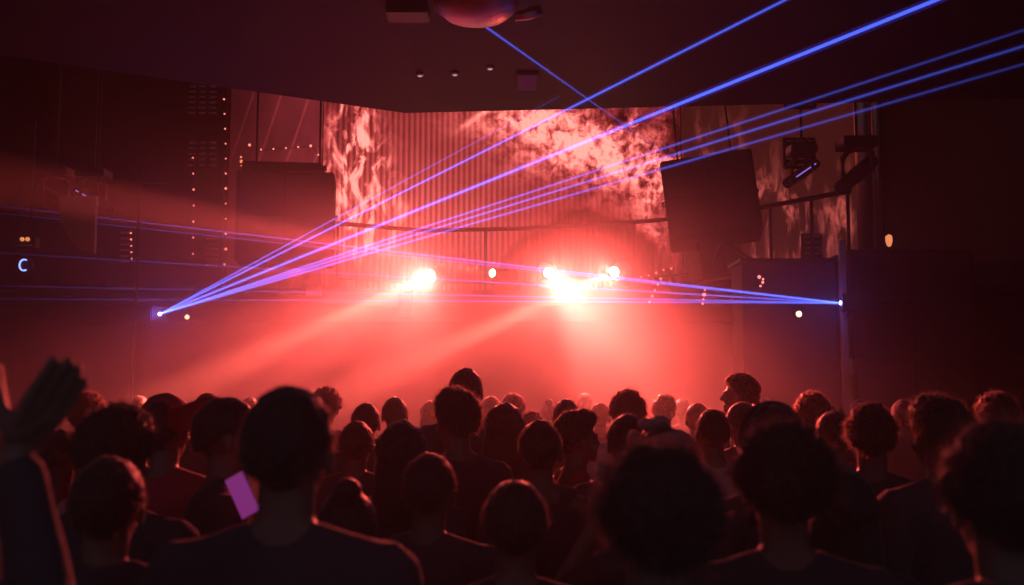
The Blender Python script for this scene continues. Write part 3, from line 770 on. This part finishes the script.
def remeshed(bm, vox, it=3, fac=.5, post=None):
    me = bpy.data.meshes.new('tmp'); bm.to_mesh(me); bm.free()
    o = bpy.data.objects.new('tmp', me); C.objects.link(o)
    r = o.modifiers.new('r', 'REMESH'); r.mode = 'VOXEL'; r.voxel_size = vox; r.use_smooth_shade = True
    s = o.modifiers.new('s', 'SMOOTH'); s.factor = fac; s.iterations = it
    dg = bpy.context.evaluated_depsgraph_get()
    out = bpy.data.meshes.new_from_object(o.evaluated_get(dg))
    bpy.data.objects.remove(o); bpy.data.meshes.remove(me)
    if post:
        for v in out.vertices: v.co = post(v.co)
    for p in out.polygons: p.use_smooth = True
    return out

def fold(k, amp):
    def f(co):
        n = noise.noise(Vector((co.x * 9 + k, co.y * 9, co.z * 5))) * amp + noise.noise(Vector((co.x * 22, co.y * 22 + k, co.z * 9))) * amp * .5
        d = Vector((co.x, co.y, 0)); 
        return co + (d.normalized() if d.length > 1e-4 else d) * n
    return f

def shirt_mesh(pose, female, kind):
    bm = NB(); A = arms_for(pose); fw = .9 if female else 1.0; g = .018 if kind == 'tee' else (.03 if kind == 'hoodie' else .010)
    secs = [(z, cy, rx * (fw if z > 1.0 else 1.02) + g, ry * fw + g) for z, cy, rx, ry in TORSO if .86 <= z <= 1.44]
    secs = [(.80, 0, .165 + g, .105 + g)] + secs
    if kind != 'tank': secs.append((1.475, -.022, .066 + g * .3, .062 + g * .3))
    loft(bm, secs)
    if female: ell(bm, (.07, .085, 1.27), (.06 + g, .055 + g, .06 + g)); ell(bm, (-.07, .085, 1.27), (.06 + g, .055 + g, .06 + g))
    for s in (-1, 1):
        sh, el, wr, *_ = A[s]; sh = Vector((sh.x * fw, sh.y, sh.z))
        if kind == 'tank':
            chain(bm, [(s * .105, -.025, 1.40), (s * .1, -.028, 1.455)], [.045, .05]); continue
        chain(bm, [(s * .055, -.026, 1.462), (s * .1, -.028, 1.443), (s * .165 * fw, -.02, 1.408)], [.042 + g * .5, .043 + g * .7, .055 + g])
        if kind == 'tee':
            m = sh.lerp(el, .62); chain(bm, [sh, m], [.056 * fw + g, .052 * fw + g])
        else:
            chain(bm, [sh, el, wr.lerp(el, .12)], [.056 * fw + g, .042 + g, .03 + g])
    if kind == 'hoodie':
        chain(bm, [(-.07, -.05, 1.49), (0, -.105, 1.46), (.07, -.05, 1.49)], [.035, .05, .035])
        ell(bm, (0, -.11, 1.42), (.09, .05, .075))
    return remeshed(bm, .011, 2, .5, fold(random.random() * 50, .008))
def trouser_mesh():
    bm = NB()
    loft(bm, [(.82, 0, .15, .1), (.88, 0, .168, .108), (.94, -.003, .178, .122), (1.0, 0, .172, .118), (1.01, 0, .165, .11)])
    for s in (-1, 1):
        chain(bm, [(s * .085, 0, .86), (s * .095, .012, .66), (s * .1, .012, .5)], [.1, .088, .07])
        chain(bm, [(s * .1, .012, .5), (s * .105, -.01, .3), (s * .11, -.015, .10)], [.068, .066, .06])
    return remeshed(bm, .013, 2, .5, fold(3, .006))
def shoe_mesh(s):
    bm = NB()
    chain(bm, [(s * .11, -.045, .052), (s * .115, .08, .048), (s * .12, .185, .04)], [.047, .044, .034])
    box(bm, (s * .115, .07, .014), (.085, .3, .028))
    capsule(bm, (s * .11, -.03, .06), (s * .11, -.025, .1), .044, .042)
    return remeshed(bm, .009, 2, .5, lambda co: Vector((co.x, co.y, max(co.z, .003))))

HCEN = Vector((0, -.008, 1.642))
def ramp(x, a, b):
    t = max(0, min(1, (x - a) / (b - a))); return t * t * (3 - 2 * t)
def hairline(d):
    """>0 inside the hair region"""
    y = d.y
    if y < 0: zl = -.12 + (-.62 - -.12) * ramp(-y, .15, .9)
    else: zl = -.12 + (.55 - -.12) * ramp(y, .1, .8)
    return d.z - zl
def hair_mesh(style, seed, strands=700, level=4):
    rnd = random.Random(seed)
    P = dict(buzz=(.006, .002, 60, .012), short=(.012, .004, 20, .016), tousled=(.02, .01, 14, .03), curly=(.034, .014, 18, .035), big=(.03, .012, 12, .04),
             long=(.026, .008, 12, .035), bun=(.014, .004, 26, .02), quiff=(.018, .008, 20, .03), pony=(.014, .004, 26, .02), afro=(.034, .012, 20, .038))[style]
    th, na, nf, sl = P
    bm = NB(); bmesh.ops.create_icosphere(bm, subdivisions=level, radius=1)
    surf = []
    for v in bm.verts:
        d = v.co.normalized()
        base = 1 / math.sqrt((d.x / .0765) ** 2 + (d.y / .098) ** 2 + (d.z / .107) ** 2)
        h = ramp(hairline(d), -.08, .14)
        t = th * (.55 + .45 * ramp(d.z, -.4, .6))
        if style == 'quiff': t += .03 * ramp(d.y, -.1, .7) * ramp(d.z, .3, .9)
        n = noise.noise(d * nf * .25 + Vector((seed, 0, 0))) * na * 1.2 + noise.noise(d * nf * .8 + Vector((0, seed, 0))) * na
        r = base + (t + n) * h - .016 * (1 - h)
        v.co = HCEN + d * r
        if h > .5: surf.append((v.co.copy(), d))
    if style == 'long':
        b2 = NB()
        secs = [(1.32, -.075, .075, .03), (1.40, -.08, .105, .045), (1.5, -.05, .105, .07), (1.6, -.035, .1, .08), (1.68, -.02, .085, .09)]
        loft(b2, secs, 40)
        for v in b2.verts: v.co += Vector((v.co.x, v.co.y + .04, 0)).normalized() * (noise.noise(Vector((v.co.x * 40, v.co.y * 40, v.co.z * 4 + seed))) * .012)
        for v in b2.verts:
            if v.co.y > .0 and v.co.z < 1.62: v.co.y = .0 + (v.co.y) * .2
        me = bpy.data.meshes.new('t'); b2.to_mesh(me); b2.free(); bm.from_mesh(me); bpy.data.meshes.remove(me)
        for k in range(260):
            a = rnd.uniform(math.pi * .98, math.pi * 2.02); surf.append((Vector((.1 * math.cos(a), -.045 + .06 * math.sin(a), rnd.uniform(1.38, 1.6))), Vector((math.cos(a), math.sin(a), -.3)).normalized()))
    if style == 'bun': ell(bm, (0, -.075, 1.765), (.04, .04, .035))
    if style == 'pony':
        ell(bm, (0, -.125, 1.70), (.025, .03, .025))
        for a in (0,): chain(bm, [(0, -.14, 1.70), (.01, -.165, 1.6), (.015, -.15, 1.48)], [.028, .032, .012])
    # loose strands that roughen the outline
    for k in range(strands):
        p, d = rnd.choice(surf)
        tdir = Vector((rnd.gauss(0, 1), rnd.gauss(0, 1), rnd.gauss(0, 1)))
        tdir = (tdir - d * tdir.dot(d)).normalized()
        mixn = {'buzz': 1.0, 'short': .55, 'tousled': .6, 'curly': .6, 'big': .7, 'afro': .9, 'long': .12, 'bun': .25, 'quiff': .6, 'pony': .2}[style]
        if style in ('long', 'bun', 'pony'): tdir = (tdir * .5 + Vector((0, -.2, -1))).normalized() if style == 'long' else tdir
        g = (d * mixn + tdir * (1 - mixn * .6)).normalized()
        L = sl * rnd.uniform(.4, 1.2); w = rnd.uniform(.0006, .0013) * (1.0 if strands > 2500 else 1.5)
        sd = g.cross(d if abs(g.dot(d)) < .95 else Vector((0, 0, 1))).normalized() * w
        q0 = p - d * .004; pts = [q0]
        gg = g.copy()
        for j in range(3):
            if style in ('curly', 'big', 'afro'): gg = (gg + Vector((rnd.gauss(0, .5), rnd.gauss(0, .5), rnd.gauss(0, .5)))).normalized()
            else: gg = (gg + Vector((0, 0, -.22)) + Vector((rnd.gauss(0, .12), rnd.gauss(0, .12), 0))).normalized()
            pts.append(pts[-1] + gg * L / 3)
        va = [(bm.verts.new(x + sd * (1 - i / 3.4)), bm.verts.new(x - sd * (1 - i / 3.4))) for i, x in enumerate(pts)]
        for a, b in zip(va, va[1:]): bm.faces.new((a[0], a[1], b[1], b[0])).material_index = 0 if strands > 2500 and style in ('big', 'afro', 'tousled', 'curly') else 1
    me = bpy.data.meshes.new('hair'); bm.to_mesh(me); bm.free(); me.materials.append(None); me.materials.append(FUZZ)
    for p in me.polygons: p.use_smooth = True
    return me

def cap_mesh(yaw):
    """fabric cap crown with its peak"""
    bm = NB(); bmesh.ops.create_icosphere(bm, subdivisions=4, radius=1)
    for v in bm.verts:
        d = v.co.normalized()
        z = max(d.z, -.12)
        v.co = HCEN + Vector((d.x * .086, d.y * .108, z * .124 + .006)) + d * noise.noise(d * 3) * .004
    seg = 16; top = []; bot = []
    rows = []
    for i in range(7):
        r = .09 + .085 * i / 6; row = []
        for k in range(seg + 1):
            a = R(35 + 110 * k / seg)
            rr = r * (1.0 + .1 * math.sin(math.pi * k / seg)) if i else .09
            x = rr * math.cos(a) * 1.0; y = rr * math.sin(a) + .01
            row.append(Vector((x, y, 1.662 - .018 * (x / .09) ** 2 + .0 * i + .1 * i / 6)))
        rows.append(row)
    V = [[bm.verts.new(p) for p in row] for row in rows]; V2 = [[bm.verts.new(p - Vector((0, 0, .006))) for p in row] for row in rows]
    for A_, fl in ((V, False), (V2, True)):
        for i in range(6):
            for k in range(seg):
                f = (A_[i][k], A_[i][k + 1], A_[i + 1][k + 1], A_[i + 1][k]); bm.faces.new(f[::-1] if fl else f)
    for k in range(seg): bm.faces.new((V[6][k], V[6][k + 1], V2[6][k + 1], V2[6][k]))
    for i in range(6):
        bm.faces.new((V[i][0], V[i + 1][0], V2[i + 1][0], V2[i][0])); bm.faces.new((V[i][seg], V2[i][seg], V2[i + 1][seg], V[i + 1][seg]))
    bmesh.ops.rotate(bm, verts=bm.verts, cent=(0, 0, 1.65), matrix=Matrix.Rotation(yaw, 3, 'Z'))
    # the peak is tipped up a little
    me = bpy.data.meshes.new('cap'); bm.to_mesh(me); bm.free()
    for p in me.polygons: p.use_smooth = True
    return me
def band_mesh(r=.006, thick=.004, tilt=.1, grow=.02):
    bm = NB(); n = 40
    pts = []
    for k in range(n + 1):
        a = 2 * math.pi * k / n
        pts.append(HCEN + Vector(((.0765 + grow) * math.cos(a), (.098 + grow) * math.sin(a), .035 + tilt * math.sin(a))))
    tube(bm, pts, r, 8, 0, False)
    me = bpy.data.meshes.new('band'); bm.to_mesh(me); bm.free()
    return me
def arch_band(r=.007, grow=.03):
    """hoop going over the head from ear to ear"""
    bm = NB(); pts = [HCEN + Vector(((.0765 + grow) * math.cos(a), .01, (.107 + grow) * math.sin(a))) for a in [math.pi * k / 30 for k in range(31)]]
    tube(bm, pts, r, 8)
    me = bpy.data.meshes.new('band'); bm.to_mesh(me); bm.free()
    return me

BODY, SHIRT, HAIRS = {}, {}, {}
TROU = trouser_mesh(); TROU.materials.append(FAB['denim'])
SHOE = {s: shoe_mesh(s) for s in (-1, 1)}
for s in SHOE: SHOE[s].materials.append(FAB['shoe'])

def attach(name, me, m, parent, keep_slot=False):
    o = bpy.data.objects.new(name, me); C.objects.link(o); o.parent = parent
    if m is not None:
        if not me.materials: me.materials.append(None)
        o.material_slots[0].link = 'OBJECT'; o.material_slots[0].material = m
    return o

def person(label, px, ytop, Y, yaw=0, pose='down', female=False, hair='short', hcol='black', skin=0, kind='tee', fab='black', cap=None, fine=False, lean=0, strands=None, extra=None, group='people in the dancing crowd', hseed=None, H=None):
    key = (pose, female, fine)
    if key not in BODY:
        BODY[key] = remeshed(body_bm(pose, female), .0045 if fine else .0075, 2, .4)
    k2 = (pose, female, kind)
    if k2 not in SHIRT: SHIRT[k2] = shirt_mesh(pose, female, kind)
    if hair:
        near = Y < 3.4
        sd = hseed if hseed is not None else (len(HAIRS) % 7)
        k3 = (hair, sd if near else 0, near)
        if k3 not in HAIRS: HAIRS[k3] = hair_mesh(hair, sd * 3.7 + 1, 5200 if near and hair in ('big', 'afro', 'curly', 'tousled') else (3600 if near else 2400), 5)
    top = at(px, ytop, Y)
    hh_ = {'buzz': .006, 'short': .012, 'tousled': .02, 'curly': .036, 'big': .035, 'long': .025, 'bun': .05, 'quiff': .025, 'pony': .014, 'afro': .035, None: 0}[hair]
    if cap: hh_ = .03
    s = (top.z) / (1.749 + hh_) if H is None else H / 1.75
    b = attach('person', BODY[key], SKIN[skin], None)
    b.location = (top.x, Y, 0); b.rotation_euler = (0, 0, R(yaw)); b.scale = (s, s, s)
    tag(b, label, 'person', group)
    if hair: attach('hair', HAIRS[k3], HAIR[hcol], b)
    attach({'tee': 't_shirt', 'hoodie': 'hoodie', 'tank': 'tank_top', 'long': 'jacket'}[kind], SHIRT[k2], FAB[fab], b)
    attach('trousers', TROU, None, b)
    for sd_ in (-1, 1): attach('shoe', SHOE[sd_], None, b)
    if cap:
        attach('cap', cap_mesh(R(cap[0])), FAB[cap[1]], b)
    if extra:
        for nm, me, m in extra: attach(nm, me, m, b)
    return b

PEOPLE = [
 # label, px, ytop, Y, kwargs
 ('person seen from behind, dark head low in front at left, broad black back', 110, 456, 2.35, dict(hair='short', yaw=5, kind='hoodie')),
 ('person with curly dark hair standing behind the broad black back at left', 119, 405, 2.85, dict(hair='curly', yaw=-8, hcol='brown')),
 ('person in a peaked cap turned sideways and a red top, at left', 167, 391, 3.75, dict(hair='buzz', yaw=-10, cap=(-98, 'red'), fab='red', hcol='brown')),
 ('dark-haired person half hidden at the left edge of the biggest head, holding a phone', 229, 397, 3.3, dict(hair='short', yaw=-70, hseed=6, pose='phone')),
 ('person with the big dark head in front, left of centre, both ears showing', 290, 386, 2.0, dict(hair='short', yaw=-2, kind='tee', fab='black', hseed=2)),
 ('person with a rim-lit round head just right of the biggest head', 357, 421, 4.9, dict(hair='short', yaw=-5, skin=1)),
 ('person with a brightly rimmed round head, second behind the biggest head', 366, 403, 5.9, dict(hair='short', yaw=10, hcol='brown')),
 ('person with a lit ear and round head left of the tall couple', 395, 397, 6.7, dict(hair='short', yaw=5, hcol='brown')),
 ('long-haired person in the middle distance left of the broad jacket', 402, 421, 3.75, dict(hair='long', yaw=6, female=True)),
 ('person with a cropped head and rim-lit right cheek, low at centre left', 430, 453, 3.1, dict(hair='short', yaw=-12, kind='tee', fab='black', skin=1)),
 ('tall person in a dark jacket with broad back, left of centre', 457, 387, 4.3, dict(hair='quiff', yaw=30, kind='long', fab='black', hseed=4)),
 ('tallest person, dark round head standing above the crowd at centre left', 466, 368, 5.7, dict(hair='short', yaw=0)),
 ('person with a glowing hair outline right of the broad jacket', 505, 403, 5.05, dict(hair='long', yaw=-15, female=True, hcol='brown')),
 ('person with a flat-topped dark head behind the glowing outline', 513, 393, 7.9, dict(hair='quiff', yaw=0)),
 ('small far head between the tallest person and the flat-topped one', 491, 396, 8.4, dict(hair='short', yaw=8)),
 ('small round far head behind the dark centre head', 531, 411, 7.3, dict(hair='curly', yaw=0, hcol='brown')),
 ('person with a smooth dark head at the centre, one ear showing', 540, 420, 3.95, dict(hair='short', yaw=-4, kind='tank', fab='black', skin=1)),
 ('bearded-looking person in a tank top shown in profile facing right', 577, 409, 4.6, dict(hair='quiff', yaw=-70, kind='tank', fab='red', skin=0)),
 ('dark far head just left of the profile face', 566, 399, 6.5, dict(hair='short', yaw=0)),
 ('pale rim-lit far head right of the profile face', 600, 403, 8.2, dict(hair='short', yaw=0, hcol='fair')),
 ('person with bright glowing curly hair right of centre', 627, 390, 6.0, dict(hair='curly', yaw=0, hcol='fair', fab='white')),
 ('far person with a squarish head in the brightest haze', 664, 394, 7.9, dict(hair='quiff', yaw=-20, hcol='brown')),
 ('person with a plain dark head in front of the glowing curls', 627, 414, 4.2, dict(hair='short', yaw=5)),
 ('person with a pink knotted headscarf behind the biggest right-centre head', 660, 424, 3.5, dict(hair='long', yaw=10, female=True)),
 ('person with the largest fluffy dark head, front right of centre', 656, 441, 1.72, dict(hair='big', yaw=6, kind='tee', hseed=5)),
 ('person with a smooth dark head low at the bottom centre', 515, 480, 2.5, dict(hair='short', yaw=3, kind='tee', hseed=1)),
 ('person with a close-cropped head and clear ears right of the brightest haze', 712, 409, 4.9, dict(hair='buzz', yaw=10, skin=1, fab='white')),
 ('person half hidden behind the close-cropped head', 741, 402, 5.8, dict(hair='short', yaw=15, skin=1)),
 ('pale far head left of the close-cropped head', 697, 403, 7.2, dict(hair='short', yaw=0, hcol='fair')),
 ('tall person in profile facing left, standing above the crowd at right', 739, 373, 6.6, dict(hair='tousled', yaw=75, hcol='brown', skin=0)),
 ('person with a hair hoop behind the fluffy head at right', 772, 404, 3.25, dict(hair='long', yaw=0, female=True)),
 ('person with wild fluffy dark hair in front at right', 781, 421, 2.2, dict(hair='afro', yaw=-5, hseed=6)),
 ('person with a loosely curled head behind the wild fluffy hair', 811, 392, 6.4, dict(hair='curly', yaw=10)),
 ('person with a rim-lit smooth head right of the wild fluffy hair', 833, 411, 4.9, dict(hair='short', yaw=20, fab='red')),
 ('person with a short spiky head and lit left ear at right', 870, 403, 3.9, dict(hair='tousled', yaw=-18, fab='black', skin=1)),
 ('person with swept-up hair and lit jawline at far right', 938, 394, 3.45, dict(hair='quiff', yaw=12, kind='long', fab='black', hseed=3)),
 ('dim person at the right edge behind the darkest figure', 995, 392, 5.0, dict(hair='tousled', yaw=10)),
 ('darkest large figure filling the bottom right corner', 1000, 420, 1.75, dict(hair='big', yaw=-3, kind='hoodie', hseed=0)),
 ('far dim head between the spiky head and the swept-up hair', 903, 399, 7.2, dict(hair='short', yaw=0)),
 ('person with lit fair hair behind the raised hand', 88, 392, 6.3, dict(hair='curly', yaw=0, hcol='fair')),
 ('person in a pale pink shirt low at far left', 62, 430, 4.1, dict(hair='long', yaw=-30, female=True, fab='pink', hcol='brown')),
 ('far head with a lit wisp of hair right of the biggest head', 326, 387, 7.0, dict(hair='curly', yaw=0, hcol='fair')),
 ('far head with a lit crown right of the cap', 208, 393, 6.6, dict(hair='short', yaw=0, hcol='fair')),
 ('short person with hair in a bun low behind the biggest head', 347, 476, 2.6, dict(hair='bun', yaw=10, female=True)),
 ('short person low between the wild fluffy hair and the darkest figure', 842, 468, 2.75, dict(hair='long', yaw=-20, female=True, skin=1)),
 ('person mostly hidden behind the largest fluffy head, holding up a plastic cup', 660, 455, 3.0, dict(hair='short', yaw=0, pose='cup', skin=0, female=True)),
 ('small far dark head directly under the beams, left of the curls', 585, 393, 9.6, dict(hair='short')),
 ('faint far head at the left, beyond the lit fair hair', 140, 396, 8.8, dict(hair='short')),
 ('faint far head left of the cap in the haze', 250, 397, 8.9, dict(hair='short')),
 ('faint far head just left of the tall couple', 432, 400, 8.6, dict(hair='long', female=True)),
 ('faint far head with tied-up hair near the centre', 549, 399, 9.2, dict(hair='bun', female=True)),
 ('faint far head between the squarish head and the pale one', 682, 398, 9.4, dict(hair='short')),
 ('faint far head beyond the profile face on the right', 762, 397, 9.0, dict(hair='long', female=True)),
 ('faint far head near the right speaker stack', 860, 399, 8.6, dict(hair='short')),
]
scarf_bm = NB()
for k, (z, g) in enumerate(((.05, .03), (.068, .028), (.084, .022))):
    pts = [HCEN + Vector(((.0765 + g) * math.cos(a), (.098 + g) * math.sin(a), z + .012 * math.sin(3 * a))) for a in [2 * math.pi * q / 40 for q in range(41)]]
    tube(scarf_bm, pts, .016, 8, 0, False)
ell(scarf_bm, (.02, .06, 1.775), (.04, .03, .028)); ell(scarf_bm, (-.035, .05, 1.772), (.035, .028, .022))
scarf = remeshed(scarf_bm, .006, 3)
made = []
for lab, px, yt, Y, kw in PEOPLE:
    ex = None
    if 'headscarf' in lab: ex = [('headscarf', scarf, FAB['pink'])]
    if 'hair hoop' in lab: ex = [('hair_hoop', arch_band(), M['black']), ]
    made.append(person(lab, px, yt, Y, extra=ex, **kw))
# clapping person at the far left edge
made.append(person('person at the left edge with both hands raised, clapping', -263, 380, 1.35, yaw=0, pose='clap', hair='short', fine=True, kind='long', fab='black', H=1.8))

# phone and cup, held
cp = next(o for o in made if 'plastic cup' in o['label'])
q = Vector(cp.location) + cp.scale[0] * Vector((-.15, .165, 1.64))
t = thing('plastic_cup', 'clear plastic cup held up left of the largest fluffy head', 'cup', q - Vector((0, 0, .06)))
bm = NB(); lathe(bm, [(0, 0), (.026, 0), (.04, .13), (.0385, .13), (.0245, .004), (0, .004)], 24); link('cup_wall', bm, M['cup'], t, True)
bm = NB(); lathe(bm, [(.0385, .128), (.042, .13), (.0385, .134)], 24); link('rim', bm, M['paper'], t, True)
t = thing('smartphone', 'glowing pink and violet phone screen held up left of the biggest head', 'phone', at(243, 495, 3.0), (R(0), R(-28), R(-12)))
bm = NB(); box(bm, (0, 0, 0), (.068, .009, .135)); link('case', bm, M['case'], t, bevel=.004)
bm = NB(); box(bm, (0.0, -.0055, 0), (.062, .001, .126)); link('screen', bm, M['screen'], t)

# ------------------------------------------------------------------ haze, lights, world
bm = NB(); box(bm, (-1, 5, 3.5), (20, 26, 10))
haze = link('haze', bm, None or M['wall'])
haze.data.materials.clear()
hm = bpy.data.materials.new('stage haze'); hm.use_nodes = True; nt = hm.node_tree; nt.nodes.clear()
out = nt.nodes.new('ShaderNodeOutputMaterial'); vsn = nt.nodes.new('ShaderNodeVolumeScatter')
vsn.inputs['Color'].default_value = (1, 1, 1, 1); vsn.inputs['Density'].default_value = .04; vsn.inputs['Anisotropy'].default_value = .55
nt.links.new(vsn.outputs[0], out.inputs['Volume'])
# the smoke hangs thickest low in front of the stage and thins out towards the ceiling, the right wall and the back of the hall
ex = NX(nt); gg_ = nt.nodes.new('ShaderNodeNewGeometry'); sp_ = nt.nodes.new('ShaderNodeSeparateXYZ'); nt.links.new(gg_.outputs['Position'], sp_.inputs[0])
fy = ex.mul(ex.smooth(sp_.outputs[1], 5.5, 10.5), ex.sub(1.0, ex.mul(ex.smooth(sp_.outputs[1], 12.8, 13.4), .92))); fz = ex.sub(1.0, ex.smooth(ex.sub(sp_.outputs[2], ex.mul(ex.sub(1.0, ex.smooth(sp_.outputs[0], -3.2, -1.0)), .35)), 3.15, 3.9)); fx = ex.mul(ex.sub(1.0, ex.mul(ex.smooth(sp_.outputs[0], 2.2, 4.6), .88)), ex.add(.35, ex.mul(ex.smooth(sp_.outputs[0], -7.0, -4.0), .65)))
nn = nt.nodes.new('ShaderNodeTexNoise'); nn.inputs['Scale'].default_value = .7; nn.inputs['Detail'].default_value = 3; nt.links.new(gg_.outputs['Position'], nn.inputs['Vector'])
dens = ex.add(.0035, ex.mul(fy, fz, fx, ex.add(.65, ex.mul(nn.outputs['Fac'], .7)), .08))
nt.links.new(dens, vsn.inputs['Density'])
haze.data.materials.append(hm)
haze['kind'] = 'stuff'; tag(haze, 'red-lit smoke haze filling the hall from stage to crowd', 'haze')

point('laser_glow', S1 + Vector((.05, -.1, .0)), 3, (.25, .12, 1))
point('laser_glow', S2 + Vector((-.06, -.05, .0)), 2.5, (.2, .12, 1))

w = bpy.data.worlds.new('world'); SC.world = w; w.use_nodes = True
w.node_tree.nodes['Background'].inputs[0].default_value = (.8, .72, 1.0, 1); w.node_tree.nodes['Background'].inputs[1].default_value = .05

SC.view_settings.view_transform = 'Standard'; SC.view_settings.look = 'None'
SC.view_settings.exposure = 0; SC.view_settings.gamma = 1; SC.view_settings.use_curve_mapping = False
cy = SC.cycles
cy.use_denoising = True
try: cy.denoiser = 'OPENIMAGEDENOISE'
except Exception: pass
cy.max_bounces = 5; cy.diffuse_bounces = 2; cy.glossy_bounces = 2; cy.volume_bounces = 0; cy.transparent_max_bounces = 64
cy.volume_step_rate = 1.0; cy.volume_max_steps = 256
cy.sample_clamp_indirect = 3; cy.caustics_reflective = False; cy.caustics_refractive = False
